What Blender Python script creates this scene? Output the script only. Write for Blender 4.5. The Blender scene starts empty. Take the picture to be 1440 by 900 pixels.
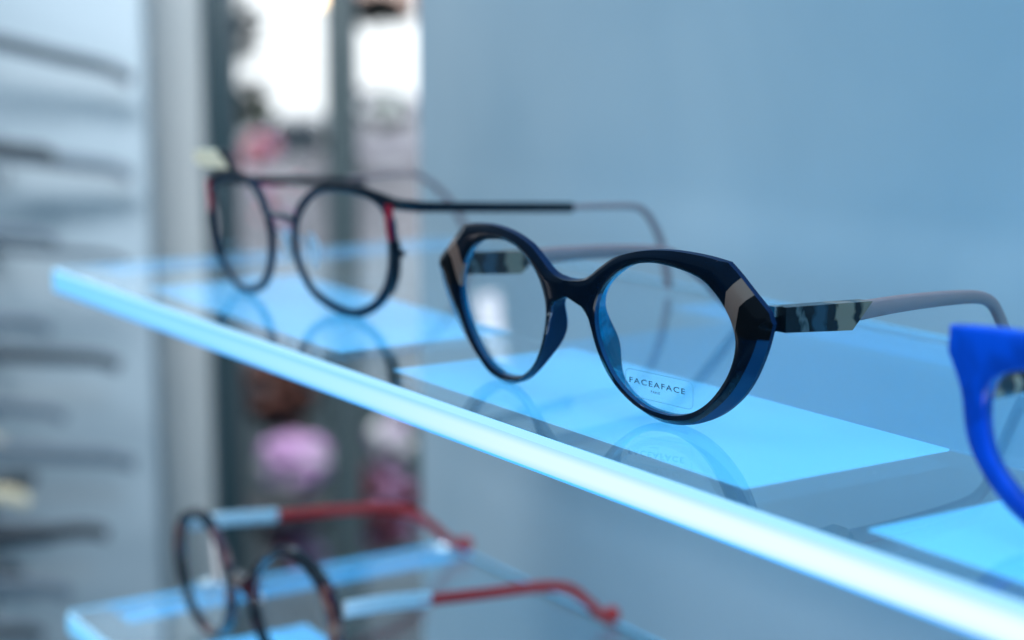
import bpy, bmesh, math, random
from mathutils import Vector, Matrix
random.seed(7)
PI = math.pi
sc = bpy.context.scene
COL = sc.collection

# ------------------------------------------------------------------ camera
FPX = 2516.0; PITCH = math.radians(9.5214); AZ = math.radians(33.0)
CAM = Vector((0, 0, 0.09645))
Fh = Vector((-math.cos(AZ), math.sin(AZ), 0)); R = Vector((math.sin(AZ), math.cos(AZ), 0)); ZU = Vector((0, 0, 1))
F = Fh*math.cos(PITCH) - ZU*math.sin(PITCH); U = ZU*math.cos(PITCH) + Fh*math.sin(PITCH)
def at(u, v, d):
    """world point seen at photograph position u, v at distance d"""
    return CAM + (F + R*((u-720)/FPX) - U*((v-450)/FPX))*d
cd = bpy.data.cameras.new('camera'); cam = bpy.data.objects.new('camera', cd); COL.objects.link(cam)
cam.matrix_world = Matrix(((R.x, U.x, -F.x, CAM.x), (R.y, U.y, -F.y, CAM.y), (R.z, U.z, -F.z, CAM.z), (0, 0, 0, 1)))
cd.sensor_width = 36; cd.lens = 36*FPX/1440; cd.clip_start = .02; cd.clip_end = 500
cd.dof.use_dof = True; cd.dof.focus_distance = .424; cd.dof.aperture_fstop = 7.4; cd.dof.aperture_blades = 0
sc.camera = cam

# ------------------------------------------------------------------ helpers
def tag(o, label=None, cat=None, group=None, kind=None):
    if label: o['label'] = label
    if cat: o['category'] = cat
    if group: o['group'] = group
    if kind: o['kind'] = kind
    return o
def link(name, me, mats=(), parent=None, smooth=35):
    o = bpy.data.objects.new(name, me); COL.objects.link(o)
    for m in (mats if isinstance(mats, (list, tuple)) else [mats]): me.materials.append(m)
    if parent: o.parent = parent
    if smooth:
        me.shade_smooth()
        me.set_sharp_from_angle(angle=math.radians(smooth))
    return o
def mesh(name, verts, faces, mats, parent=None, smooth=35, fm=None, weld=False):
    me = bpy.data.meshes.new(name); me.from_pydata([tuple(v) for v in verts], [], faces)
    if fm:
        for p, k in zip(me.polygons, fm): p.material_index = k
    bm = bmesh.new(); bm.from_mesh(me)
    if weld: bmesh.ops.remove_doubles(bm, verts=bm.verts, dist=1e-6)
    bmesh.ops.recalc_face_normals(bm, faces=bm.faces)
    bm.to_mesh(me); bm.free()
    return link(name, me, mats, parent, smooth)
def empty(name, loc=(0, 0, 0), rz=0):
    o = bpy.data.objects.new(name, None); COL.objects.link(o); o.location = loc; o.rotation_euler = (0, 0, rz)
    o.empty_display_size = .01
    return o
def box(name, lo, hi, mat, parent=None, bev=0, seg=2):
    bm = bmesh.new(); bmesh.ops.create_cube(bm, size=1)
    for v in bm.verts:
        v.co = Vector([lo[i] + (v.co[i]+.5)*(hi[i]-lo[i]) for i in range(3)])
    if bev: bmesh.ops.bevel(bm, geom=list(bm.edges), offset=bev, segments=seg, affect='EDGES', profile=.5)
    me = bpy.data.meshes.new(name); bm.to_mesh(me); bm.free()
    return link(name, me, mat, parent)
def spline(pts, n=8, closed=False, corners=()):
    """Catmull-Rom through pts; indices in corners stay sharp"""
    out = []; N = len(pts); segs = N if closed else N-1
    for i in range(segs):
        p1 = Vector(pts[i]); p2 = Vector(pts[(i+1) % N])
        p0 = Vector(pts[(i-1) % N]) if (closed or i > 0) and i not in corners else p1*2-p2
        p3 = Vector(pts[(i+2) % N]) if (closed or i+2 < N) and ((i+1) % N) not in corners else p2*2-p1
        for k in range(n):
            t = k/n
            out.append(.5*((2*p1) + (p2-p0)*t + (2*p0-5*p1+4*p2-p3)*t*t + (3*p1-p0-3*p2+p3)*t**3))
    if not closed: out.append(Vector(pts[-1]))
    return out
def sweep(name, path, sizes, mat, parent=None, side=Vector((1, 0, 0)), closed=False, seg=12, power=2.0, fm=None):
    """superellipse section (half width along side, half height) swept along path"""
    n = len(path); V = []; Fc = []
    for i, p in enumerate(path):
        a = path[(i-1) % n] if (closed or i > 0) else path[i]; b = path[(i+1) % n] if (closed or i < n-1) else path[i]
        t = (b-a).normalized(); s = (side - t*side.dot(t)).normalized(); h = t.cross(s)
        w, g = sizes[i] if isinstance(sizes, list) else sizes
        for k in range(seg):
            q = 2*PI*k/seg; c, d = math.cos(q), math.sin(q)
            c = math.copysign(abs(c)**(2/power), c); d = math.copysign(abs(d)**(2/power), d)
            V.append(p + s*w*c + h*g*d)
    for i in range(n if closed else n-1):
        j = (i+1) % n
        for k in range(seg):
            l = (k+1) % seg; Fc.append((i*seg+k, i*seg+l, j*seg+l, j*seg+k))
    if not closed:
        Fc.append(tuple(range(seg))); Fc.append(tuple((n-1)*seg+k for k in range(seg)))
    return mesh(name, V, Fc, mat, parent, smooth=50)
def prism(name, poly, thick, place, mats, parent=None, bev=0.0003):
    """polygon (a,b) extruded by thick; place(a,b,c) -> point"""
    bm = bmesh.new(); vs = [bm.verts.new((a, b, -thick/2)) for a, b in poly]; f = bm.faces.new(vs)
    r = bmesh.ops.extrude_face_region(bm, geom=[f])
    for e in r['geom']:
        if isinstance(e, bmesh.types.BMVert): e.co.z = thick/2
    if bev: bmesh.ops.bevel(bm, geom=list(bm.edges), offset=bev, segments=2, affect='EDGES')
    for v in bm.verts: v.co = place(*v.co)
    bmesh.ops.recalc_face_normals(bm, faces=bm.faces)
    me = bpy.data.meshes.new(name); bm.to_mesh(me); bm.free()
    return link(name, me, mats, parent, 30)

# ------------------------------------------------------------------ materials
class NT:
    def __init__(s, name):
        s.m = bpy.data.materials.new(name); s.m.use_nodes = True; s.t = s.m.node_tree; s.b = s.t.nodes['Principled BSDF']
    def n(s, ty, **k):
        x = s.t.nodes.new(ty)
        for a, v in k.items():
            if a in x.inputs: x.inputs[a].default_value = v
            else: setattr(x, a, v)
        return x
    def l(s, a, b): s.t.links.new(a, b)
    def math(s, op, a, b=None, clamp=False):
        x = s.n('ShaderNodeMath', operation=op); x.use_clamp = clamp
        for i, v in enumerate((a, b)):
            if v is None: continue
            if isinstance(v, (int, float)): x.inputs[i].default_value = v
            else: s.l(v, x.inputs[i])
        return x.outputs[0]
    def mix(s, f, a, b):
        x = s.n('ShaderNodeMix', data_type='RGBA')
        for i, v in ((0, f), (6, a), (7, b)):
            if hasattr(v, 'is_linked') or hasattr(v, 'links'): s.l(v, x.inputs[i])
            else: x.inputs[i].default_value = v
        return x.outputs[2]
def c4(c): return (*c, 1)
def P(name, col, rough=.5, metal=0, trans=0, ior=1.5, coat=0, em=None, es=0, noise=0, nscale=200, bump=0, bscale=300, sss=0, sheen=0, spec=None):
    M = NT(name); b = M.b
    b.inputs['Base Color'].default_value = c4(col); b.inputs['Roughness'].default_value = rough
    b.inputs['Metallic'].default_value = metal; b.inputs['Transmission Weight'].default_value = trans; b.inputs['IOR'].default_value = ior
    b.inputs['Coat Weight'].default_value = coat; b.inputs['Coat Roughness'].default_value = .03
    if spec is not None: b.inputs['Specular IOR Level'].default_value = spec
    if sss: b.inputs['Subsurface Weight'].default_value = sss; b.inputs['Subsurface Radius'].default_value = (.2, .6, 1); b.inputs['Subsurface Scale'].default_value = .004
    if em: b.inputs['Emission Color'].default_value = c4(em); b.inputs['Emission Strength'].default_value = es
    tc = M.n('ShaderNodeTexCoord')
    if noise:
        nz = M.n('ShaderNodeTexNoise', Scale=nscale, Detail=4); M.l(tc.outputs['Object'], nz.inputs['Vector'])
        M.l(M.mix(nz.outputs[0], c4([x*(1-noise) for x in col]), c4([min(1, x*(1+noise)) for x in col])), b.inputs['Base Color'])
    if bump:
        nz = M.n('ShaderNodeTexNoise', Scale=bscale, Detail=3); M.l(tc.outputs['Object'], nz.inputs['Vector'])
        bp = M.n('ShaderNodeBump', Strength=bump, Distance=.001); M.l(nz.outputs[0], bp.inputs['Height']); M.l(bp.outputs[0], b.inputs['Normal'])
    return M.m

glass_shelf = P('shelf_glass', (.74, .91, 1), .0, trans=1, ior=1.5)
lens_mat = P('lens_glass', (.97, .99, 1), 0, trans=1, ior=1.45)
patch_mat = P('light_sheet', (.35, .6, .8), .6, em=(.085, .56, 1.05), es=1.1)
strip_mat = P('side_glow', (.1, .3, .4), .6, em=(.01, .42, .95), es=.85)  # side edge's glow in the glass, painted as an emissive film
rear_mat = P('rear_glow', (.2, .4, .6), .6, em=(.04, .42, .90), es=.66)  # glow spreading from the rear edge, painted as a brighter film
mid_mat = P('middle_glow', (.2, .35, .5), .6, em=(.05, .36, .70), es=.46)  # dimmer second step of the painted rear glow
def led_mat():
    # edge glow gradient painted into the emission: blue far end, whiter further on
    M = NT('led_diffuser'); b = M.b; b.inputs['Base Color'].default_value = (.1, .15, .2, 1); b.inputs['Roughness'].default_value = .4
    tc = M.n('ShaderNodeTexCoord'); sp = M.n('ShaderNodeSeparateXYZ'); M.l(tc.outputs['Object'], sp.inputs[0])
    mr = M.n('ShaderNodeMapRange'); M.l(sp.outputs[0], mr.inputs[0])
    mr.inputs[1].default_value = 0; mr.inputs[2].default_value = .5
    cr = M.n('ShaderNodeValToRGB'); M.l(mr.outputs[0], cr.inputs[0])
    e = cr.color_ramp.elements; e[0].position = 0; e[0].color = (.17, .62, 1, 1); e[1].position = 1; e[1].color = (.86, .98, 1.08, 1)
    for p, c in ((.3, (.27, .70, 1)), (.5, (.42, .80, 1)), (.66, (.66, .88, 1.02)), (.85, (.80, .95, 1.06))):
        x = e.new(p); x.color = c4(c)
    # glow falloff painted across the height: white middle, bluer margins
    dz = M.math('ABSOLUTE', M.math('ADD', sp.outputs[2], .0050)); m2 = M.n('ShaderNodeMapRange'); m2.interpolation_type = 'SMOOTHSTEP'
    M.l(dz, m2.inputs[0]); m2.inputs[1].default_value = .0010; m2.inputs[2].default_value = .0038
    vm = M.n('ShaderNodeMix', data_type='RGBA', blend_type='MULTIPLY'); vm.inputs[0].default_value = 1.0; M.l(cr.outputs[0], vm.inputs[6])
    M.l(M.mix(m2.outputs[0], (1, 1, 1, 1), (.50, .76, .98, 1)), vm.inputs[7])
    M.l(vm.outputs[2], b.inputs['Emission Color']); b.inputs['Emission Strength'].default_value = 1.0
    return M.m
led = led_mat()
rimglow = P('edge_bevel_glow', (.2, .5, .8), .3, em=(.02, .36, .95), es=.85)
topglow = P('edge_top_glow', (.1, .2, .3), .3, em=(.40, .76, 1), es=.92)
edgeglow = P('side_edge_glow', (.2, .5, .7), .3, em=(.02, .42, .85), es=1.0)

def panel_mat():
    M = NT('back_panel_lacquer'); b = M.b; b.inputs['Roughness'].default_value = .32; b.inputs['Specular IOR Level'].default_value = .4
    tc = M.n('ShaderNodeTexCoord'); nz = M.n('ShaderNodeTexNoise', Scale=7, Detail=3, Distortion=.4); M.l(tc.outputs['Object'], nz.inputs['Vector'])
    M.l(M.mix(nz.outputs[0], (.30, .44, .53, 1), (.58, .67, .72, 1)), b.inputs['Base Color'])  # pale mottling in the colour stands in for soft reflections
    return M.m
def tortoise(name, cols, scale, stretch=(1, 1, 1), edges=(.42, .5, .58)):
    M = NT(name); b = M.b; b.inputs['Roughness'].default_value = .12; b.inputs['Coat Weight'].default_value = .6
    tc = M.n('ShaderNodeTexCoord'); mp = M.n('ShaderNodeMapping'); mp.inputs['Scale'].default_value = stretch; M.l(tc.outputs['Object'], mp.inputs['Vector'])
    nz = M.n('ShaderNodeTexNoise', Scale=scale, Detail=1.5, Distortion=.6); M.l(mp.outputs[0], nz.inputs['Vector'])
    cr = M.n('ShaderNodeValToRGB'); M.l(nz.outputs[0], cr.inputs[0]); e = cr.color_ramp.elements
    e[0].position = edges[0]; e[0].color = c4(cols[0]); e[1].position = edges[2]; e[1].color = c4(cols[2]); x = e.new(edges[1]); x.color = c4(cols[1])
    M.l(cr.outputs[0], b.inputs['Base Color'])
    return M.m
def acetate(name, col, rough=.18, trans=.55, dark=.35):
    M = NT(name); b = M.b; b.inputs['Roughness'].default_value = rough; b.inputs['Transmission Weight'].default_value = trans
    b.inputs['Specular IOR Level'].default_value = .25
    tc = M.n('ShaderNodeTexCoord'); nz = M.n('ShaderNodeTexNoise', Scale=90, Detail=3, Distortion=1.2); M.l(tc.outputs['Object'], nz.inputs['Vector'])
    cr = M.n('ShaderNodeValToRGB'); M.l(nz.outputs[0], cr.inputs[0]); e = cr.color_ramp.elements
    e[0].position = .4; e[0].color = c4([x*dark for x in col]); e[1].position = .62; e[1].color = c4(col)
    M.l(cr.outputs[0], b.inputs['Base Color'])
    return M.m
navy_side = P('navy_side', (.0005, .012, .045), .4, spec=.12, noise=.5, nscale=60)
navy_front = P('navy_acetate', (.003, .006, .014), .1, coat=.25, noise=.3, nscale=60)
blue_layer = acetate('blue_acetate', (.0, .52, 1.0), .25, .3)
pink_acc = P('taupe_pink_acetate', (.17, .115, .115), .28, coat=.2, noise=.12, nscale=120)
black_acc = P('black_acetate', (.004, .006, .01), .12, coat=.3)
pink_temple = P('mauve_acetate', (.34, .185, .18), .35, coat=.1, noise=.1, nscale=80)
def block_mat():
    M = NT('marbled_acetate'); b = M.b; b.inputs['Roughness'].default_value = .2; b.inputs['Specular IOR Level'].default_value = .3
    tc = M.n('ShaderNodeTexCoord'); sp = M.n('ShaderNodeSeparateXYZ'); M.l(tc.outputs['Generated'], sp.inputs[0])
    nz = M.n('ShaderNodeTexNoise', Scale=110, Detail=2, Distortion=1.2); M.l(tc.outputs['Object'], nz.inputs['Vector'])
    v = M.math('ADD', sp.outputs[1], M.math('MULTIPLY', M.math('SUBTRACT', nz.outputs[0], .5), .30)); v = M.math('ADD', v, M.math('MULTIPLY', sp.outputs[2], .05))
    cr = M.n('ShaderNodeValToRGB'); M.l(v, cr.inputs[0]); e = cr.color_ramp.elements; K = (.003, .006, .009); T = (.022, .045, .065); G = (.25, .15, .105)
    e[0].position = 0; e[0].color = c4(K); e[1].position = 1; e[1].color = c4(G)
    for p, c in ((.17, K), (.22, (.10, .10, .10)), (.26, K), (.33, K), (.38, T), (.46, T), (.52, K), (.60, K), (.63, G), (.78, G), (.82, K), (.88, K), (.93, G)):
        x = e.new(p); x.color = c4(c)
    M.l(cr.outputs[0], b.inputs['Base Color'])
    return M.m
tort_temple = block_mat()
steel = P('hinge_steel', (.55, .56, .55), .25, metal=1)
black_metal = P('black_enamel', (.001, .005, .011), .3, spec=.25)
navy_metal = P('navy_enamel', (.0005, .016, .04), .3, spec=.25)
red_metal = P('red_enamel', (.42, .004, .022), .3)
cream = P('cream_acetate', (1, .86, .62), .35)
cobalt = acetate('cobalt_acetate', (.0, .18, .95), .2, .3, dark=.75)
cobalt_dark = acetate('cobalt_front', (.0, .10, .78), .16, .12, dark=.7)
brown_tort = tortoise('brown_tortoise', ((.012, .005, .004), (.14, .035, .018), (.62, .28, .16)), 260, (1, 1, 1), (.42, .5, .6))
rim_tort = tortoise('dark_tortoise', ((.004, .005, .010), (.10, .008, .018), (.42, .20, .14)), 85, (1, 1, 1), (.50, .60, .72))
red_temple = P('red_acetate', (.85, .022, .022), .3, coat=.2)
silver = P('satin_silver', (1, 1, 1), .45)
ink = P('sticker_ink', (.006, .06, .11), .6)
sticker_line = P('sticker_edge', (.12, .35, .5), .5)

# ------------------------------------------------------------------ glasses
class Front:
    """frame plane of a pair of glasses: point(s, w, depth) in millimetres"""
    def __init__(s, mid, ang, tilt=-4, wrap=(5.0, 7.4, 53), s0=0):
        a = math.radians(ang); s.u = Vector((math.cos(a), math.sin(a), 0)); n0 = s.u.cross(ZU)
        t = math.radians(tilt); s.up = ZU*math.cos(t) - n0*math.sin(t); s.n = s.u.cross(s.up); s.n0 = n0
        s.m = Vector(mid) + s.u*s0*.001; s.w = wrap
    def c(s, x): return s.w[0] - s.w[1]*math.sqrt(min(abs(x), s.w[2])**2+36)/60
    def p(s, x, w, d=0):
        return s.m + (s.u*x + s.up*w + s.n*(s.c(x)-d))*.001
    def side(s, y, z, x):
        """point in the temple plane: y mm behind the contact line, z mm above the shelf, x mm across"""
        return s.m + s.u*x*.001 - s.n0*y*.001 + ZU*z*.001

def ray_hit(c, ang, poly):
    d = Vector((math.cos(ang), math.sin(ang))); best = None
    for i in range(len(poly)-1):
        a = Vector(poly[i][:2]); b = Vector(poly[i+1][:2]); e = b-a; den = d.x*e.y-d.y*e.x
        if abs(den) < 1e-12: continue
        q = a-Vector(c); t = (q.x*e.y-q.y*e.x)/den; k = (q.x*d.y-q.y*d.x)/den
        if t > 0 and -1e-6 <= k <= 1+1e-6 and (best is None or t > best): best = t
    return Vector(c)+d*best
def full_rim(name, fr, c, inner, outer, mats, parent, chamfer, depth, T1=1.8, extra=(), dome=.25, bulge=None, sides=(1, -1), N=150, cdep=1.6):
    """acetate front: half profile mirrored about s = 0. outer runs from the bridge top clockwise to the bridge bottom."""
    topm, botm = outer[0], outer[-1]
    poly = list(outer) + [topm]
    angs = sorted(set([round(2*PI*k/N, 6) for k in range(N)] + [round(math.atan2(q[1]-c[1], q[0]-c[0]) % (2*PI), 6) for q in [topm, botm, *extra]]))
    # drop angles too close to a corner
    keys = [round(math.atan2(q[1]-c[1], q[0]-c[0]) % (2*PI), 6) for q in [topm, botm, *extra]]
    angs = [a for a in angs if a in keys or all(abs(a-k) > .012 for k in keys)]
    a_top = math.atan2(topm[1]-c[1], topm[0]-c[0]) % (2*PI); a_bot = math.atan2(botm[1]-c[1], botm[0]-c[0]) % (2*PI)
    cols = []
    for a in angs:
        I = ray_hit(c, a, inner); O = ray_hit(c, a, poly); d = (O-I).normalized()
        midl = topm[0] < 1e-6 and (a_top-1e-5 <= a <= a_bot+1e-5); strict = midl and a_top+1e-4 < a < a_bot-1e-4
        if midl: O.x = 0.0
        ch = 0 if midl else chamfer(math.degrees(a), O)
        if not midl and topm[0] < 1e-6:
            da = min(abs(a-a_top), abs(a-a_bot)); ch *= min(1, da/.12)
        D = depth(math.degrees(a)); bi, bo = bulge(math.degrees(a)) if bulge else (0, 0)
        if midl: bo = 0
        elif topm[0] < 1e-6: bo *= min(1, min(abs(a-a_top), abs(a-a_bot))/.25)
        ch = min(ch, (O-I).length*.6)
        rows = [(I-d*bi, D), (I-d*bi*.5, D*.55+T1*.45), (I, T1), (I, .5), (I+d*.35, .12), (I+d*.7, 0)]
        A = I+d*.7; B = O-d*ch
        for k in (1, 2, 3, 4): rows.append((A.lerp(B, k/5), -dome*math.sin(PI*k/5)))
        rows += [(B, 0), (O, min(cdep, .3+ch*.55) if not midl else .3), (O, T1+.2), (O+d*bo, D-.5), (O+d*(bo-.5 if not midl else 0), D)]
        cols.append((rows, strict, midl))
    nr = len(cols[0][0]); V = []; Fc = []; fm = []
    for sg in sides:
        base = len(V)
        for rows, st, ml in cols:
            for q, dd in rows: V.append(fr.p(sg*q.x, q.y, dd))
        n = len(cols)
        for i in range(n):
            j = (i+1) % n
            for k in range(nr):
                l = (k+1) % nr
                if k in (10, 11, 12, 13) and cols[i][2] and cols[j][2]: continue
                Fc.append((base+i*nr+k, base+i*nr+l, base+j*nr+l, base+j*nr+k))
                fm.append(1 if (k in (0, 1, 13, 14)) else (len(mats)-1 if k in (11, 12) else 0))
    return mesh(name, V, Fc, mats, parent, 32, fm, weld=True)
def lens(name, fr, inner, sg, parent, depth=1.9, thick=1.2, grow=1.012, cc=None, base=0.0):
    """solid lens disc following the rim"""
    pts = [Vector(q) for q in inner[:-1]]; n = len(pts); cx = sum((p for p in pts), Vector((0, 0)))/n; V = []; Fc = []
    rings = [1, .8, .55, .3]
    for f_ in (0, 1):
        for r in rings:
            for p in pts:
                q = cx+(p-cx)*(r*grow); V.append(fr.p(sg*q.x, q.y, depth+f_*thick-base*(1-r*r)))
        V.append(fr.p(sg*cx.x, cx.y, depth+f_*thick-base))
    S = len(rings)*n+1
    for f_ in (0, 1):
        for r in range(len(rings)-1):
            for i in range(n):
                j = (i+1) % n; Fc.append((f_*S+r*n+i, f_*S+r*n+j, f_*S+(r+1)*n+j, f_*S+(r+1)*n+i))
        for i in range(n): Fc.append((f_*S+(len(rings)-1)*n+i, f_*S+(len(rings)-1)*n+(i+1) % n, f_*S+S-1))
    for i in range(n): Fc.append((i, (i+1) % n, S+(i+1) % n, S+i))
    return mesh(name, V, Fc, lens_mat, parent, 40)
def v2(p): return [(q.x, q.y) for q in p]

# ---- the navy acetate glasses in focus
def hero():
    fr = Front((-.36373, .25976, 0), 5.757, -4, s0=-2.2)
    root = empty('eyeglasses', fr.m)
    tag(root, 'navy blue acetate glasses with lettered sticker on lens, middle of the upper shelf', 'glasses')
    root_m = root.location.copy()
    outer_pts = [(0, 32.4), (4, 32.8), (7.5, 34.0), (11, 36.4), (16, 39.4), (22, 41.3), (28, 42.3), (34, 42.7), (40, 42.5), (45.5, 42.0), (50.5, 41.2), (54.4, 37.9), (58.4, 34.4), (62.6, 30.9), (63.6, 28.2),
                 (61.6, 22.4), (58.8, 16.8), (55.6, 12), (51.4, 7.6), (46.6, 4.0), (41, 1.4), (34.5, .1), (28.5, .3), (22.3, 2.5), (17.2, 6.2), (13.2, 10.8), (10.1, 16), (7.6, 21.5), (6.2, 25), (4.2, 27.2), (2, 28.0), (0, 28.2)]
    co = {10, 11, 12, 13, 14}
    outer = v2(spline(outer_pts, 6, corners=co))
    inner_pts = [(31.5, 39.3), (38.3, 38.3), (43.3, 36.7), (46.7, 34.2), (49.6, 31), (51.6, 27.4), (52.6, 23.6), (52.1, 19.3), (50.3, 14.9), (47.7, 11), (44.3, 7.3), (40.5, 4.6), (36.5, 2.95), (31.8, 2.2), (25, 3.0), (19.8, 5.4), (15.5, 8.9), (12.5, 13), (10.4, 17.8), (9.5, 22.3), (10.0, 27.2), (12.5, 31.8), (16.8, 35.6), (21.5, 38.1), (26.5, 39.2)]
    inner = v2(spline(inner_pts, 5, closed=True)); inner.append(inner[0])
    c = (33.5, 21.5)
    def bump(a, c0, w): return math.exp(-((a-c0)/w)**2)
    def chamfer(a, O):
        aa = (a+180) % 360-180
        if -75 < aa < 14: return .9+3.0*max(0, min(1, (aa+75)/45))*max(0, min(1, (19-aa)/9+.3))
        if 14 <= aa < 52: return 1.9
        return .9
    depth = lambda a: 3.3+3.9*bump(a, 190, 19)
    bulge = lambda a: (.4*bump(a, 190, 20), .7*bump(a, 200, 26))
    # front material: lamination wedges by position in the frame plane
    M = NT('laminated_navy_front'); b = M.b; b.inputs['Roughness'].default_value = .14; b.inputs['Specular IOR Level'].default_value = .2
    at_ = M.n('ShaderNodeAttribute', attribute_name='su'); sp = M.n('ShaderNodeSeparateXYZ'); M.l(at_.outputs['Vector'], sp.inputs[0])
    X, W = sp.outputs[0], sp.outputs[1]; X = M.math('ABSOLUTE', X)
    def right_of(p, q):   # 1 on the outer side of the line p(top) -> q(bottom)
        dx, dy = q[0]-p[0], q[1]-p[1]
        v = M.math('SUBTRACT', M.math('MULTIPLY', M.math('SUBTRACT', W, p[1]), dx), M.math('MULTIPLY', M.math('SUBTRACT', X, p[0]), dy))
        return M.math('MULTIPLY', v, 6.0, True) if True else v
    a1 = M.math('MULTIPLY', right_of((54.6, 38.4), (51.6, 35.2)), right_of((51.3, 35.4), (49.4, 27.5)))
    up_ = M.math('MULTIPLY', M.math('SUBTRACT', W, 21.5), 2.0, True); a1 = M.math('MULTIPLY', a1, up_)
    b1 = M.math('MULTIPLY', right_of((58.4, 34.6), (54.2, 31.0)), right_of((55.4, 33.2), (51.4, 20.0)))
    nz = M.n('ShaderNodeTexNoise', Scale=14, Detail=3, Distortion=1); M.l(at_.outputs['Vector'], nz.inputs['Vector']); nz.inputs['Scale'].default_value = .12
    navy = M.mix(nz.outputs[0], (.0002, .0022, .006, 1), (.0002, .0075, .020, 1))
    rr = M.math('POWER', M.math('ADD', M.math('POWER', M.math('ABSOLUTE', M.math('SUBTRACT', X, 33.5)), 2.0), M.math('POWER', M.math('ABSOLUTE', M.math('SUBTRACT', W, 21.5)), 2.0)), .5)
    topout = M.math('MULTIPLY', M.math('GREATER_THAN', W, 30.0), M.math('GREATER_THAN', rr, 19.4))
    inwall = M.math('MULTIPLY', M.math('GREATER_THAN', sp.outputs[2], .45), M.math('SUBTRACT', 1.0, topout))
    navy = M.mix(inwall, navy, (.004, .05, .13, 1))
    k1 = M.mix(a1, navy, (.185, .115, .092, 1))
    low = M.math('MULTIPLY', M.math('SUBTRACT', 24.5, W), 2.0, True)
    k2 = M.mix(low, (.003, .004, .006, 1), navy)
    M.l(M.mix(b1, k1, k2), b.inputs['Base Color'])
    rim = full_rim('front_frame', fr, c, inner, outer, [M.m, blue_layer, navy_side], root, chamfer, depth, extra=[outer_pts[i] for i in co], bulge=bulge, dome=.35)
    add_su(rim, fr)
    fin = [rim]
    lenses = []
    for sg in (1, -1):
        L = lens('lens', fr, inner, sg, root, 1.7, 1.3); lenses.append(L)
        x = sg*61.5
        # endpiece behind the corner, hinge
        prism('end_piece', [(5.4, 26.4), (5.4, 31.4), (3.4, 31.2), (3.4, 26.0)], .0026, lambda y, z, t: fr.side(y, z, x-sg*1.2)+fr.u*t, black_acc, root)
        prism('hinge', [(3.2, 29.6), (6.0, 29.8), (6.0, 32.0), (3.4, 32.1)], .0022, lambda y, z, t: fr.side(y, z, x-sg*.6)+fr.u*t, steel, root, .0002)
        tp = empty('temple', fr.side(3, 29, x)); tp.parent = root
        # patterned front block of the temple
        blk = prism('temple_block', [(5.4, 26.0), (5.4, 31.9), (35.6, 30.4), (31.4, 26.6), (28.6, 24.1)], .0042, lambda y, z, t: fr.side(y, z, x)+fr.u*t, tort_temple, tp, .0004)
        if sg == 1:
            path = [(24, 27.6), (34, 28.1), (50, 28.3), (68, 27.8), (79, 26.9), (84.5, 25.0), (88, 21.4), (92, 15), (97.5, 7), (101, 2.4)]
        else:
            path = [(24, 27.6), (34, 28.4), (60, 27.8), (84, 25.9), (90, 24.2), (97, 20.5), (105, 15), (115, 7), (121, 2.2)]
        hs = [2.5, 2.4, 2.15, 1.9, 1.7, 1.6, 1.6, 1.7, 1.8, 1.8]
        pts = spline([fr.side(y, z, x) for y, z in path], 8)
        sz = [(.0012, .001*hs[min(len(hs)-1, int(i/8))]*(1-(i % 8)/8)+.001*hs[min(len(hs)-1, int(i/8)+1)]*((i % 8)/8)) for i in range(len(pts))]
        sweep('temple_arm', pts, sz, pink_temple, tp, side=fr.u, power=3)
        fin += [L]
    # sticker on the right lens
    M2 = NT('sticker_film'); M2.b.inputs['Base Color'].default_value = (.9, .97, 1, 1); M2.b.inputs['Transmission Weight'].default_value = 1; M2.b.inputs['IOR'].default_value = 1.02; M2.b.inputs['Roughness'].default_value = .0
    L = lenses[0]
    sx0, sx1, sy0, sy1 = 17.3, 37.9, 4.7, 11.6; r = 1.5; loop = []
    for cx, cy, a0 in ((sx1-r, sy1-r, 0), (sx0+r*.7, sy1-r, 90), (sx0+r*.7, sy0+r, 180), (sx1-r, sy0+r, 270)):
        for k in range(7):
            a = math.radians(a0+15*k); loop.append((cx+r*math.cos(a), cy+r*math.sin(a)))
    def rot(px, py, deg=-2.5):
        a = math.radians(deg); x, y = px-26.5, py-8.2; return 27.2+x*math.cos(a)-y*math.sin(a), 8.2+x*math.sin(a)+y*math.cos(a)
    lp = [fr.p(*rot(*q), 1.66) for q in loop]
    sweep('sticker', lp, (.00003, .00007), sticker_line, L, side=fr.n, closed=True, seg=6)
    def word(txt, x0, x1, y, h, name, wgt):
        cu = bpy.data.curves.new(name, 'FONT'); cu.body = txt; cu.size = 1; cu.space_character = 1.22; cu.offset = wgt; cu.extrude = .01
        o = bpy.data.objects.new(name, cu); COL.objects.link(o)
        dg = bpy.context.evaluated_depsgraph_get(); me = bpy.data.meshes.new_from_object(o.evaluated_get(dg)); bpy.data.objects.remove(o)
        xs = [v.co.x for v in me.vertices]; ys = [v.co.y for v in me.vertices]; a, b_ = min(xs), max(xs); e, g = min(ys), max(ys)
        for v in me.vertices:
            px = x0+(v.co.x-a)/(b_-a)*(x1-x0); py = y+(v.co.y-e)/(g-e)*h
            v.co = fr.p(*rot(px, py), 1.66-v.co.z*.002)
        return link('lettering', me, ink, L, 0)
    word('FACEAFACE', 18.1, 35.5, 8.1, 1.42, 'lettering', .008)
    word('PARIS', 24.9, 27.7, 6.6, .6, 'lettering', .01)
    # nose pads moulded into the frame are part of the rim; set children relative to the empty
    finish(root)
    return root
def add_su(o, fr):
    """stores each vertex's position in the frame plane (mm) for the lamination pattern"""
    me = o.data; at_ = me.attributes.new('su', 'FLOAT_VECTOR', 'POINT')
    for i, v in enumerate(me.vertices):
        q = (v.co-fr.m)*1000; x = q.dot(fr.u); at_.data[i].vector = (x, q.dot(fr.up), fr.c(x)-q.dot(fr.n))
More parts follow.
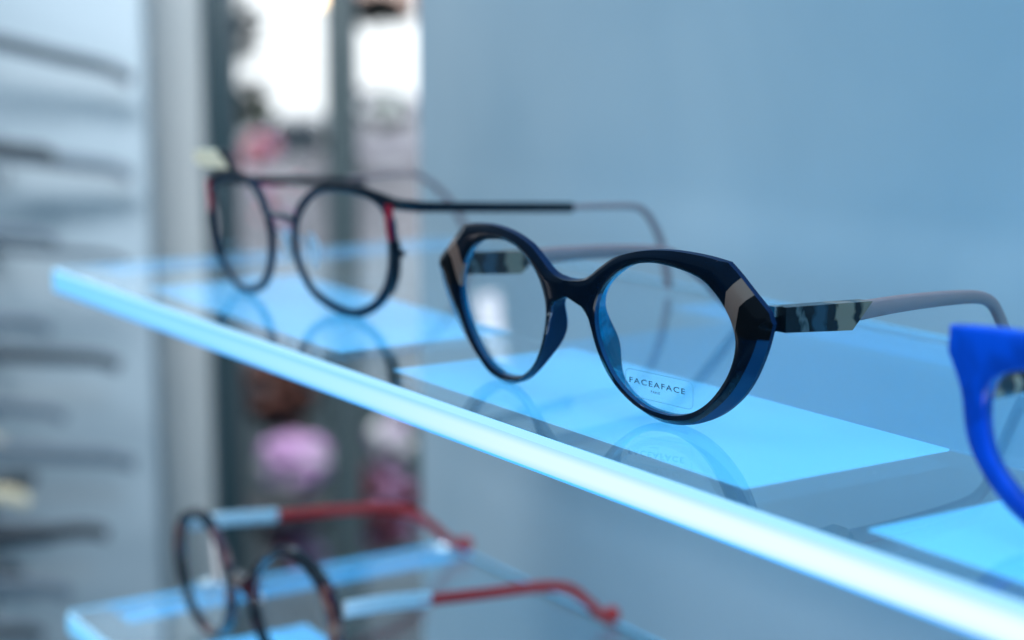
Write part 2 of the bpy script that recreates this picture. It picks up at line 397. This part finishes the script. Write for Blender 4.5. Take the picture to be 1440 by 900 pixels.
def finish(root):
    """children were built in world coordinates: keep them there under their parents"""
    def rec(o, off):
        for ch in o.children:
            if ch.type == 'EMPTY':
                w = ch.location.copy(); ch.location = w-off; rec(ch, w)
            else:
                for v in ch.data.vertices: v.co -= off
                rec2(ch, off)
    def rec2(o, off):
        for ch in o.children:
            for v in ch.data.vertices: v.co -= off
            rec2(ch, off)
    rec(root, root.location.copy())
hero()

# ---- thin black and navy glasses on the left of the upper shelf
def wire_glasses():
    fr = Front((-.5480, .2695, 0), 5.765, -4, s0=-4)
    root = empty('eyeglasses', fr.m)
    tag(root, 'thin black glasses with red corner bar and cream brow, left on upper shelf', 'glasses')
    half = [(33, .9), (44, 3.4), (52, 9.5), (56.6, 18), (57.6, 26), (57.2, 33.5), (52.5, 38.8), (44, 41.4), (33, 42.2), (22, 41), (13.5, 36), (8.6, 28.5), (7.6, 21), (10.5, 12.5), (18, 5)]
    rt = (None,)
    for sg in (1, -1):
        loop = [fr.p(sg*q.x, q.y, 1.5) for q in spline(half, 6, closed=True)]
        n = len(loop); sz = []
        for i in range(n):
            k = i/6; thick = 1.7
            if 2 <= k <= 4.4: thick = 2.2      # outer lower edge is heavier
            if 6 <= k <= 9: thick = 1.15
            sz.append((.0013, .001*thick))
        sz = [(a, sum(sz[(i+j) % n][1] for j in range(-4, 5))/9) for i, (a, _) in enumerate(sz)]
        rm = sweep('rim', loop, sz, [navy_metal if sg == 1 else navy_metal], root, side=fr.n, closed=True, power=2.5)
        inner = v2(spline(half, 4, closed=True)); inner.append(inner[0])
        lens('lens', fr, inner, sg, root, 1.0, 1.1, grow=.985)
        # brow running out over the corner into the temple
        brow = [fr.p(sg*a, b, d) for a, b, d in ((22, 41.6, 1.3), (33, 42.9, 1.1), (44, 42.2, 1.1), (53, 40.2, 1.4), (59.5, 38.7, 3)) ]
        brow += [fr.side(9, 37.9, sg*62.5)]
        bp_ = spline(brow, 8); sweep('brow_bar', bp_, [(.0014, .001*(.9+.9*min(1, i/24))) for i in range(len(bp_))], black_metal, root, side=fr.n, power=3)
        red = spline([fr.p(sg*57.6, 38.6, 1.2), fr.p(sg*57.2, 33, .9), fr.p(sg*57.7, 27, .9)], 4)
        sweep('corner_bar', red, [(.0011, .001*(1.6-.06*i)) for i in range(len(red))], red_metal, root, side=fr.n, power=3)
        blk = spline([fr.p(sg*58.4, 27.2, 1.5), fr.p(sg*58.7, 23, 1.6), fr.p(sg*57.6, 16, 1.6), fr.p(sg*54.4, 10, 1.5)], 5)
        sweep('corner_block', blk, [(.0017, .001*max(.9, 1.7-.05*i)) for i in range(len(blk))], black_metal, root, side=fr.n, power=3)
        kb = fr.p(sg*60.6, 23.2, 2.2); sweep('screw_knob', [kb-fr.u*.0011, kb+fr.u*.0011], (.0012, .0012), black_metal, root, side=fr.n)
        tp = empty('temple', fr.side(9, 37.9, sg*62.5)); tp.parent = root
        x = sg*62.5
        pts = spline([fr.side(7, 38.0, x), fr.side(36, 36, x), fr.side(72, 33.6, x)], 6)
        sweep('temple_bar', pts, (.0011, .0017), black_metal, tp, side=fr.u, power=3)
        path = [(68, 33.8), (86, 33.2), (100, 32.2), (105.5, 30.2), (110, 25.5), (113.5, 19.5), (116.5, 11), (118.5, 2.0)] if sg == 1 else [(62, 35.0), (84, 36.0), (95, 35.4), (102, 32.8), (108, 28.6), (114, 23), (121, 13), (126, 2)]
        pts = spline([fr.side(y, z, x) for y, z in path], 7)
        sweep('temple_tip', pts, [(.0009, .001*(.9+.7*i/len(pts))) for i in range(len(pts))], pink_temple, tp, side=fr.u, power=3)
        # nose pad on its wire
        w = spline([fr.p(sg*8.6, 26, 2), fr.p(sg*6.6, 22, 6), fr.p(sg*7.6, 18.5, 8)], 5)
        pw = sweep('pad_arm', w, (.0004, .0004), steel, root, side=fr.n, seg=8)
        pd = [fr.p(sg*(8.0+.6*math.sin(k)), 18.5+a, 8+b) for k, a, b in ((0, 6.5, -.5), (1, 3, .2), (2, 0, .5), (3, -4, .8), (4, -6.5, 1))]
        sweep('nose_pad', spline(pd, 4), [(.0004+.0019*math.sin(PI*min(max((i+.6)/17.5, 0), 1)), .0006) for i in range(17)], lens_mat, root, side=fr.n0)
    br = spline([fr.p(-8.6, 30.0, 1.2), fr.p(-4, 31.2, .6), fr.p(0, 31.5, .4), fr.p(4, 31.2, .6), fr.p(8.6, 30.0, 1.2)], 6)
    sweep('bridge', br, (.0012, .00085), navy_metal, root, side=fr.n, power=2.5)
    # flared cream brow on the far lens
    cp = [(-61, 43.6), (-66, 46.6), (-63, 49.4), (-50, 50), (-43, 49), (-38.5, 46.6), (-36.5, 44.4), (-50, 43.6)]
    prism('cream_brow', cp, .0030, lambda a, b, t: fr.p(a, b, 1.4)+fr.n*t, cream, root, .0006)
    dk = spline([fr.p(-46, 49.8, 1.4), fr.p(-41, 48.6, 1.2), fr.p(-37.5, 46.4, 1.2), fr.p(-33.5, 42.6, 1.2)], 6)
    sweep('brow_edge', dk, (.0015, .0012), black_metal, root, side=fr.n, power=3)
    finish(root)
wire_glasses()

# ---- cobalt glasses leaving the frame on the right
def cobalt_glasses():
    fr = Front((-.1742, .2590, 0), 3.0, -4, wrap=(3.0, 5.0, 60))
    root = empty('eyeglasses', fr.m)
    tag(root, 'thick cobalt blue acetate glasses at the near right end of the upper shelf', 'glasses')
    op = [(0, 31), (6, 32), (12, 36), (22, 38.6), (36, 39.6), (50, 39.6), (64.8, 38.4), (65.3, 33.6), (63.4, 29.4), (62, 25), (60.6, 16), (55, 8.5), (47, 3), (35, .1), (24, 2), (15, 8), (9, 16), (6.4, 22), (3, 24.5), (0, 25)]
    outer = v2(spline(op, 6, corners={6, 7}))
    ip = [(34, 33.4), (44, 33.0), (51.5, 31), (55.4, 27), (56.0, 20), (53.8, 13.5), (47.5, 8), (41, 4.8), (34, 3.9), (26, 5.2), (19, 9.5), (14.5, 15), (12.6, 21), (13.6, 27.5), (18, 31.6), (25, 33.2)]
    inner = v2(spline(ip, 6, closed=True)); inner.append(inner[0])
    rim = full_rim('front_frame', fr, (34, 19.5), inner, outer, [cobalt_dark, cobalt], root, lambda a, O: .8, lambda a: 3.6+3.5*math.exp(-((a-200)/17)**2), extra=[op[6], op[7]], bulge=lambda a: (1.4*math.exp(-((a-200)/17)**2), 1.6*math.exp(-((a-205)/17)**2)))
    for sg in (1, -1):
        lens('lens', fr, inner, sg, root, 1.7, 1.3)
        x = sg*63.8
        prism('hinge', [(3, 31.5), (8, 31.5), (8, 35.5), (3, 35.5)], .0024, lambda y, z, t: fr.side(y, z, x)+fr.u*t, steel, root, .0002)
        tp = empty('temple', fr.side(6, 33, x)); tp.parent = root
        path = [(7, 26.4), (30, 27.2), (60, 27.8), (84, 27.4), (92, 27), (99, 21), (106, 12), (112, 2.8)]
        pts = spline([fr.side(y, z, x-sg*(1.6 if y < 20 else 2.2)) for y, z in path], 7)
        sweep('temple_arm', pts, [(.0017, .0036 if i < 14 else .0030) for i in range(len(pts))], brown_tort, tp, side=fr.u, power=3)
    finish(root)
cobalt_glasses()

# ---- round tortoise glasses with red temples on the lower shelf
ZL = -.141
def round_glasses():
    fr = Front((-.5950, .2682, ZL), 6.0, -3, wrap=(4.0, 6.0, 60))
    root = empty('eyeglasses', fr.m)
    tag(root, 'round dark tortoise glasses with silver and red temples, on the lower shelf', 'glasses')
    op = [(0, 33.5), (5, 33.7), (9, 36.5), (14, 42), (22, 48.2), (31, 50.8), (40, 50.0), (49, 45.6), (55.8, 38), (58.2, 29), (57.5, 19), (53, 10), (45, 3.4), (35, .2), (25, .8), (16, 5.5), (10, 12.5), (7.2, 20), (6.2, 25), (3.6, 28), (0, 29)]
    outer = v2(spline(op, 6))
    ip = [(32+21.6*math.cos(t*PI/12), 25.3+22.2*math.sin(t*PI/12)) for t in range(24)]
    inner = v2(spline(ip, 4, closed=True)); inner.append(inner[0])
    full_rim('front_frame', fr, (32, 24.6), inner, outer, [rim_tort, rim_tort], root, lambda a, O: .8, lambda a: 4.2)
    for sg in (1, -1):
        lens('lens', fr, inner, sg, root, 1.7, 1.3, base=1.5)
        x = sg*57.5
        tp = empty('temple', fr.side(6, 34, x)); tp.parent = root
        za = (lambda y: 37.4-(y-16)*.107)
        pts = spline([fr.side(5, 38 if sg < 0 else 33, x), fr.side(24, 37 if sg < 0 else 31.5, x), fr.side(48 if sg < 0 else 42, 34.2 if sg < 0 else 29.1, x)], 8)
        sweep('temple_sleeve', pts, (.0016, .0030), silver, tp, side=fr.u, power=3.5)
        path = [(46, 34.4), (80, 31), (104, 27.6), (117, 23.6), (127, 16.5), (136, 8), (144, 3.0)] if sg < 0 else [(37, 29.4), (70, 25.6), (96, 22.8), (110, 19.0), (119, 12), (126, 5.4), (129, 3.6)]
        pts = spline([fr.side(y, z, x) for y, z in path], 8)
        sweep('temple_arm', pts, (.0016, .0022), red_temple, tp, side=fr.u, power=3)
        e = fr.side(path[-1][0]+3, path[-1][1]+.2, x)
        bm = bmesh.new(); bmesh.ops.create_uvsphere(bm, u_segments=20, v_segments=14, radius=.0036, matrix=Matrix.Translation(e)); me = bpy.data.meshes.new('tip_ball'); bm.to_mesh(me); bm.free()
        link('tip_ball', me, red_temple, tp)
    finish(root)
round_glasses()

# ------------------------------------------------------------------ shelves
def shelf(z, label, name='glass_shelf'):
    root = empty(name, (-.683, .228, z)); tag(root, label, 'shelf', 'edge lit glass shelves of the display')
    L, Dp, H = .80, .180, .0088
    box('glass_panel', (0, .0016, -H), (L, Dp-.0012, 0), glass_shelf, root)
    # lit front edge: pale top bevel, white diffuser, blue lower bevel; section swept along the front
    def strip(nm, a, b, mat):     # a, b: (y, z) of the two long sides of a solid bar
        V = [(0, a[0], a[1]), (0, b[0], b[1]), (0, .0014, b[1]), (0, .0014, a[1])]; V += [(L, q[1], q[2]) for q in V]
        mesh(nm, V, [(0, 1, 2, 3), (4, 5, 6, 7), (0, 1, 5, 4), (1, 2, 6, 5), (2, 3, 7, 6), (3, 0, 4, 7)], mat, root, 0)
    strip('top_bevel', (.0010, -.00005), (0, -.0014), topglow)
    strip('led_diffuser', (0, -.0015), (0, -.0080), led)
    strip('lower_bevel', (0, -.0081), (.0008, -.0090), rimglow)
    box('side_edge', (-.0012, .0016, -H), (-.0002, Dp-.0012, 0), edgeglow, root)
    box('rear_edge', (0, Dp-.0010, -H), (L, Dp, 0), edgeglow, root)
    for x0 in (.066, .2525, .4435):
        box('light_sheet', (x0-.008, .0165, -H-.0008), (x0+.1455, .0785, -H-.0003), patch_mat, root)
    box('side_glow_film', (.003, .02, -H-.0008), (.017, Dp-.004, -H-.0003), strip_mat, root)  # added films below carry the painted glow of the glass
    box('rear_glow_film', (.20, .152, -H-.0008), (L, Dp-.003, -H-.0003), rear_mat, root)
    box('middle_glow_film', (.235, .0788, -H-.0008), (L, .1515, -H-.0003), mid_mat, root)
    return root
shelf(0, 'upper clear glass shelf with glowing white and blue front edge, carrying three pairs of glasses')
shelf(ZL, 'lower glass shelf with glowing blue edge, carrying the round glasses with red temples')

# dust on the glass where it is in focus
rd = random.Random(5); V = []; Fc = []
for i in range(150):
    x, y = rd.uniform(-.48, -.19), rd.uniform(.236, .38); q = rd.uniform(.00004, .00011); o = len(V); a = rd.uniform(0, PI); l = q*rd.choice((1, 1, 1, 4))
    u_ = Vector((math.cos(a), math.sin(a), 0)); v_ = Vector((-math.sin(a), math.cos(a), 0)); c0 = Vector((x, y, .00005+q*.5))
    V += [c0+u_*l, c0+v_*q, c0-u_*l, c0-v_*q, c0+ZU*q*.6, c0-ZU*q*.5]
    Fc += [(o, o+1, o+4), (o+1, o+2, o+4), (o+2, o+3, o+4), (o+3, o, o+4), (o+1, o, o+5), (o+2, o+1, o+5), (o+3, o+2, o+5), (o, o+3, o+5)]
dust = mesh('dust', V, Fc, P('dust_lint', (.6, .65, .7), .9), None, 0); tag(dust, 'tiny dust specks lying on the upper glass shelf', 'dust', kind='stuff')

# ------------------------------------------------------------------ display back panel
bp = box('back_panel', (0, 0, -.75), (1.35, .008, .75), panel_mat(), None, .001)
bp.location = (-.800, .462, 0); tag(bp, 'smooth pale blue-grey display back panel behind the glass shelves', 'panel')

# ------------------------------------------------------------------ left side: glasses rack, column, window
board_m = P('rack_board', (.30, .36, .40), .5, noise=.06, nscale=5)
def facing(name, u0, u1, v0, v1, d, th, mat, parent=None, bev=.002, turn=0):
    """upright board facing the display at distance d, given by its corners"""
    o = at((u0+u1)/2, (v0+v1)/2, d); w = (u1-u0)/FPX*d; h = (v1-v0)/FPX*d
    b = box(name, (-w/2, 0, -h/2), (w/2, th, h/2), mat, parent, bev)
    b.location = o; b.rotation_euler = (0, 0, math.atan2(R.y, R.x)+turn)
    return b
bw = facing('rear_wall', -500, 300, -300, 1500, 2.25, .05, P('rear_wall_paint', (.34, .38, .40), .8)); tag(bw, 'plain grey rear wall behind the column at the left', 'wall')
rb = facing('rack_board', -420, 236, -250, 1250, 1.62, .02, board_m, turn=math.radians(-12)); tag(rb, 'pale blue-grey board of the eyewear rack at the left', 'board')
clm = P('column_plaster', (.50, .52, .52), .8, noise=.1, nscale=6)
cl = facing('column', 196, 298, -350, 1500, 1.78, .12, clm, bev=.006, turn=math.radians(10)); tag(cl, 'grey plaster column between the eyewear rack and the shop window', 'column')
teal = P('window_teal_paint', (.012, .040, .052), .4, noise=.1, nscale=10)
gpost = P('window_grey_paint', (.050, .078, .086), .45, noise=.1, nscale=10)
wroot = empty('shop_window', at(400, 900, 1.8)); tag(wroot, 'shop window with dark teal posts looking out on the street', 'window')
def wpost(u0, u1, d, mat, name='window_post'):
    b = facing(name, u0, u1, -300, 1500, d, .04, mat, None, .003); b.parent = wroot; b.location -= wroot.location
wpost(301, 339, 1.8, teal); wpost(465, 506, 1.84, gpost)
pane = facing('glass_pane', 336, 470, -300, 1500, 1.83, .004, P('window_glass', (.95, .98, 1), 0, trans=1, ior=1.1), None, 0); pane.parent = wroot; pane.location -= wroot.location
pane = facing('glass_pane', 500, 610, -300, 1500, 1.86, .004, bpy.data.materials['window_glass'], None, 0); pane.parent = wroot; pane.location -= wroot.location

# rack glasses seen edge on: temples pointing right
rackmats = [P('rack_black', (.012, .018, .026), .3), P('rack_grey', (.035, .05, .065), .3), P('rack_slate', (.09, .12, .15), .35), P('rack_cream', (.55, .48, .34), .4)]
def rack_glasses(a, b, d, mat, thick, label, gap=14, off=(0, 0)):
    """a, b: where the near temple starts and ends in the photograph"""
    p0 = at(a[0], a[1], d); p1 = at(b[0], b[1], d); root = empty('eyeglasses', p0)
    tag(root, label, 'glasses', 'glasses on the rack at the left')
    t = (p1-p0).normalized(); side = (Fh - t*Fh.dot(t)).normalized()
    for k in (0, 1):
        o = side*(.125*k)+ZU*(.001*gap*k) - R*(.05*k)
        path = spline([p0+o, p0.lerp(p1, .55)+o, p0.lerp(p1, .86)+o, p1+o-ZU*.006], 5)
        sweep('temple', path, [(.0022, .0013*thick*(1-.25*i/len(path))) for i in range(len(path))], mat, root, side=side, power=3)
    c0 = p0-t*.004+side*.0; 
    for k in (0, 1):
        cc = c0+side*(.034+.066*k-.004)-ZU*.012; lp = []
        for j in range(28):
            q = 2*PI*j/28; lp.append(cc+side*.026*math.cos(q)+ZU*.020*math.sin(q))
        sweep('rim', lp, (.0018, .0020), mat, root, side=t, closed=True, seg=8)
    sweep('bridge', [c0+side*.058-ZU*.004, c0+side*.063-ZU*.003, c0+side*.070-ZU*.004], (.0015, .0015), mat, root, side=t, seg=8)
    finish(root)
D = 1.5
for a, b, d, mi, th, lab in [
    ((-60, 45), (186, 104), D, 1, 5.5, 'dark grey glasses on the topmost row of the left rack'),
    ((-60, 200), (80, 214), D, 0, 4.2, 'black glasses with short temple on the second rack row, just under the topmost pair'),
    ((-10, 212), (186, 240), D+.02, 2, 6.0, 'slate grey glasses behind the black pair on the second rack row'),
    ((-60, 322), (80, 332), D, 2, 5.0, 'pale slate glasses level with the left corner of the upper shelf, upper of two'),
    ((-40, 345), (180, 362), D, 1, 3.2, 'thin grey wire glasses level with the left corner of the upper shelf, lower of two'),
    ((-60, 448), (72, 456), D, 2, 6.0, 'slate glasses on the left rack just below the corner of the upper shelf'),
    ((-60, 492), (168, 506), D, 1, 6.0, 'grey glasses with long temple below the corner of the upper shelf'),
    ((-60, 565), (92, 580), D, 2, 5.5, 'faint slate glasses in the middle of the gap between the shelves'),
    ((-60, 632), (190, 644), D, 2, 6.5, 'broad slate glasses just above the cream pair on the rack'),
    ((-80, 688), (38, 698), D, 3, 5.5, 'cream glasses on the lower part of the left rack'),
    ((-60, 762), (152, 742), D, 0, 6.0, 'black glasses with temple tilted upward on the lower part of the rack'),
    ((-60, 822), (100, 828), D, 2, 7.0, 'slate glasses left of the lower shelf corner'),
    ((-60, 890), (60, 888), D, 1, 6.5, 'dark grey glasses at the bottom left corner of the picture')]:
    rack_glasses(a, b, d, rackmats[mi], th, lab)

# ------------------------------------------------------------------ street outside the window
GZ = -1.42
gm = P('paving', (.20, .22, .23), .8, noise=.2, nscale=3)
g = mesh('pavement', [(-40, -10, GZ), (6, -10, GZ), (6, 40, GZ), (-40, 40, GZ)], [(0, 1, 2, 3)], gm, None, 0); g['kind'] = 'structure'
def blob_cluster(name, c, r, n, rad, mats, parent=None, squash=1, seed=1):
    rnd = random.Random(seed); V = []; Fc = []; fm = []
    base = bmesh.new(); bmesh.ops.create_icosphere(base, subdivisions=1, radius=1); bv = [v.co.copy() for v in base.verts]; bf = [[v.index for v in f.verts] for f in base.faces]; base.free()
    for i in range(n):
        d = Vector((rnd.gauss(0, 1), rnd.gauss(0, 1), rnd.gauss(0, 1))).normalized()*r*rnd.random()**.4; d.z *= squash
        s = rad*rnd.uniform(.6, 1.3); o = len(V); k = rnd.randrange(len(mats))
        e = rnd.uniform(.35, 1)
        for v in bv: V.append(c+d+Vector((v.x*s, v.y*s, v.z*s*e)))
        for f in bf: Fc.append([o+j for j in f]); fm.append(k)
    return mesh(name, V, Fc, list(mats), parent, 60, fm)
def lathe(name, c, prof, mat, parent=None, seg=24):
    V = []; Fc = []
    for r_, z_ in prof:
        for k in range(seg):
            a = 2*PI*k/seg; V.append(c+Vector((r_*math.cos(a), r_*math.sin(a), z_)))
    for i in range(len(prof)-1):
        for k in range(seg): Fc.append((i*seg+k, i*seg+(k+1) % seg, (i+1)*seg+(k+1) % seg, (i+1)*seg+k))
    Fc += [tuple(range(seg)), tuple((len(prof)-1)*seg+k for k in range(seg))]
    return mesh(name, V, Fc, mat, parent, 40)
white_w = P('white_render', (.85, .87, .88), .8, noise=.05, nscale=2)
leafm = P('leaf_green', (.06, .13, .03), .6); leafd = P('leaf_dark', (.02, .045, .025), .6)
pinkm = P('pink_petals', (.62, .24, .28), .6); lilac = P('lilac_petals', (.55, .33, .60), .6); maroon = P('maroon_leaves', (.12, .018, .035), .6)
darkpot = P('dark_pot', (.012, .012, .02), .5); brownm = P('brown_cloth', (.09, .028, .016), .7); greym = P('grey_paint', (.16, .18, .20), .5); pale = P('pale_stone', (.55, .56, .60), .7, noise=.1, nscale=8)
fb = facing('white_building', 250, 640, -110, 168, 9.0, .5, white_w); us = facing('wall', 250, 640, -900, -112, 8.95, .6, P('reflection_dimmer_grey', (.26, .30, .34), .8, noise=.2, nscale=2)); us.location = fb.rotation_euler.to_matrix().inverted() @ (us.location-fb.location); us.rotation_euler = (0, 0, 0); us.parent = fb; tag(fb, 'bright white building across the street behind the shop window', 'building')  # unseen darker upper part added to dim the reflection in the shelf
lw = facing('low_wall', 250, 640, 169, 520, 7.0, .3, P('low_wall_stone', (.15, .155, .18), .8, noise=.15, nscale=6)); tag(lw, 'pale stone low wall across the street', 'wall')
cw_ = facing('grey_fascia', 440, 640, 495, 1200, 4.6, .2, P('greenish_wall', (.20, .25, .25), .8, noise=.2, nscale=5)); tag(cw_, 'greenish grey bench wall below the upper shelf, outside the window', 'wall')
cw_.name = 'bench_wall'
cw2 = facing('planter_wall', 320, 440, 505, 1200, 4.7, .2, P('planter_grey', (.26, .30, .30), .8, noise=.2, nscale=5)); tag(cw2, 'dull grey planter wall behind the lilac flowers', 'wall')
aw = facing('awning', 498, 580, -60, 34, 5.0, .25, P('awning_brown', (.055, .035, .03), .7), bev=.03); tag(aw, 'dark brown awning at the top of the shop window', 'awning')
aw2 = facing('parasol', 395, 470, -40, 8, 5.0, .2, P('parasol_canvas', (.80, .58, .36), .7), bev=.03); tag(aw2, 'sand coloured parasol edge at the top of the window', 'parasol')
def plant(u, v, d, r, mats, n, rad, label, cat, pot=True, sq=1, seed=1, name='potted_flowers'):
    c = at(u, v, d); root = empty(name, c-ZU*(r*sq+.12)); tag(root, label, cat)
    blob_cluster('blossoms', c, r, n, rad, mats, root, sq, seed)
    if pot: lathe('pot', c-ZU*(r*sq+.12), [(.07, 0), (.10, .11), (.105, .13), (.09, .13)], darkpot, root)
    finish(root)
plant(352, 150, 4.2, .055, [leafm, leafd], 60, .014, 'green shrub left of the bright gap in the window', 'shrub', False, 1.4, 2, 'green_shrub')
plant(346, 42, 4.4, .042, [leafd, leafd, greym], 60, .015, 'dark creeper high beside the teal window post', 'shrub', False, 2.2, 3, 'dark_creeper')
plant(366, 212, 3.2, .036, [pinkm, pinkm, lilac], 60, .010, 'pink blossoms beside the teal post above the far glasses', 'flowers', False, .8, 4)
plant(395, 285, 3.2, .045, [lilac, pale, pinkm], 50, .012, 'pale pink blossoms behind the nose bridge of the far glasses', 'flowers', False, 1.3, 5)
plant(416, 652, 2.9, .054, [lilac, lilac, pale], 160, .016, 'round lilac flower cushion in a dark bowl below the upper shelf', 'flowers', False, .75, 6)
plant(408, 775, 2.9, .058, [lilac, maroon], 90, .014, 'mauve flowers under the lilac cushion', 'flowers', False, 1.1, 7)
plant(388, 552, 3.0, .060, [brownm, brownm, darkpot, darkpot], 120, .020, 'dark red-brown foliage above the lilac flowers', 'shrub', False, 1.1, 8, 'brown_shrub')
plant(542, 715, 3.1, .056, [maroon, maroon, maroon, darkpot, lilac], 150, .015, 'maroon leaves right of the grey window post', 'shrub', False, 1.6, 9, 'maroon_shrub')
plant(550, 618, 3.1, .036, [pale, white_w, lilac], 60, .011, 'whitish blossoms above the maroon leaves', 'flowers', False, .9, 10)
plant(538, 158, 5.2, .060, [greym, leafd, darkpot], 70, .022, 'dark leafy shrub right of the grey window post', 'shrub', False, .8, 11, 'dark_shrub')
plant(415, 196, 4.6, .075, [greym, pale, leafd, white_w], 90, .018, 'grey speckled shrub low between the two window posts', 'shrub', False, .45, 12, 'grey_shrub')
plant(530, 12, 4.8, .080, [brownm, darkpot, leafd], 80, .024, 'brown foliage hanging at the top right of the window', 'foliage', False, .5, 13, 'hanging_foliage')
bowl = lathe('flower_bowl', at(405, 722, 2.9), [(.03, -.03), (.075, -.012), (.09, .012), (.08, .012)], darkpot); tag(bowl, 'dark shallow bowl under the lilac flowers', 'bowl')
def car(u, v, d, mat, label, s=1):
    root = empty('parked_car', at(u, v, d)); root.rotation_euler = (0, 0, math.atan2(R.y, R.x)); tag(root, label, 'car', 'cars parked across the street')
    prof = [(-.9, 0), (-.92, .24), (-.6, .30), (-.38, .52), (.34, .54), (.62, .32), (.92, .26), (.94, 0)]
    prism('body', [(x*s, z*s) for x, z in prof], .7*s, lambda a, b, t: Vector((a, t, b)), mat, root, .03*s)
    prism('side_window', [(x*s, z*s) for x, z in ((-.52, .30), (-.34, .47), (.30, .48), (.50, .31))], .72*s, lambda a, b, t: Vector((a, t, b)), darkpot, root, .01*s)
    for wx in (-.55, .57):
        V = []; n_ = 20
        for yy in (-.37*s, .37*s):
            for k in range(n_): V.append((wx*s+.13*s*math.cos(2*PI*k/n_), yy, .02*s+.13*s*math.sin(2*PI*k/n_)))
        mesh('wheel', V, [(k, (k+1) % n_, n_+(k+1) % n_, n_+k) for k in range(n_)]+[tuple(range(n_)), tuple(range(n_, 2*n_))], darkpot, root, 30)
car(425, 205, 6.6, greym, 'grey car seen between the two window posts', .22)
car(535, 165, 6.6, P('dark_car', (.06, .06, .08), .4), 'dark car right of the grey window post', .20)
car(548, 222, 6.4, P('silver_car', (.10, .105, .13), .4), 'silver car in front of the dark car right of the grey post', .18)
sky = mesh('sky', [(-40, -10, -5), (-40, 40, -5), (-40, 40, 25), (-40, -10, 25)], [(0, 1, 2, 3)], P('sky_light', (.8, .85, .9), 1, em=(.8, .9, 1), es=1.0), None, 0); sky['kind'] = 'structure'

# ------------------------------------------------------------------ light
w = bpy.data.worlds.new('World'); sc.world = w; w.use_nodes = True
bgn = w.node_tree.nodes['Background']; bgn.inputs[0].default_value = (.36, .56, .76, 1); bgn.inputs[1].default_value = .42
def area(name, loc, target, size, power, col, sy=None, spread=180):
    ld = bpy.data.lights.new(name, 'AREA'); ld.energy = power; ld.color = col; ld.size = size; ld.spread = math.radians(spread)
    if sy: ld.shape = 'RECTANGLE'; ld.size_y = sy
    o = bpy.data.objects.new(name, ld); COL.objects.link(o); o.location = loc
    o.rotation_euler = (Vector(target)-Vector(loc)).to_track_quat('-Z', 'Y').to_euler()
    return o
area('ceiling_light', (-.2, -.2, 1.5), (-.35, .4, 0), .9, 19, (.63, .86, 1))
area('blue_display_light', (.5, .1, .8), (.1, .46, .1), .4, 11, (.08, .58, 1))
area('lower_fill_light', (.15, -.25, -.55), (-.25, .46, -.30), .4, 5.0, (.80, .9, 1))  # unseen fill added to brighten the back panel below the upper shelf
area('street_daylight', at(460, -500, 5.0), at(460, 100, 9.0), 2.5, 330, (1, .98, .95))  # added area lamp in place of daylight on the white building
area('low_street_fill', at(430, -500, 2.3), at(430, 650, 3.1), .5, 5, (1, .97, .95), spread=80)  # unseen fill added to lift the flowers and walls low outside
area('rack_fill_light', CAM-R*.9+Fh*.3+ZU*1.25, at(-60, 800, 1.6), .5, 4.0, (.92, .96, 1), spread=70)  # unseen fill added to brighten the rack board
area('column_fill_light', at(180, -900, 1.0), at(250, 450, 1.8), .2, 1.35, (.95, .97, 1), spread=90)  # unseen fill added to brighten the column
area('lens_streak_light', (-1.69, -.44, -.46), (-.4, .25, .02), .03, .13, (.95, .93, 1), sy=.30)  # unseen narrow lamp added for the pale streaks on the lenses

sc.render.engine = 'CYCLES'
sc.cycles.use_denoising = True
sc.cycles.max_bounces = 14; sc.cycles.transmission_bounces = 12; sc.cycles.glossy_bounces = 6; sc.cycles.diffuse_bounces = 3
sc.cycles.sample_clamp_indirect = 6
sc.view_settings.view_transform = 'Standard'; sc.view_settings.look = 'None'; sc.view_settings.exposure = 0; sc.view_settings.gamma = 1
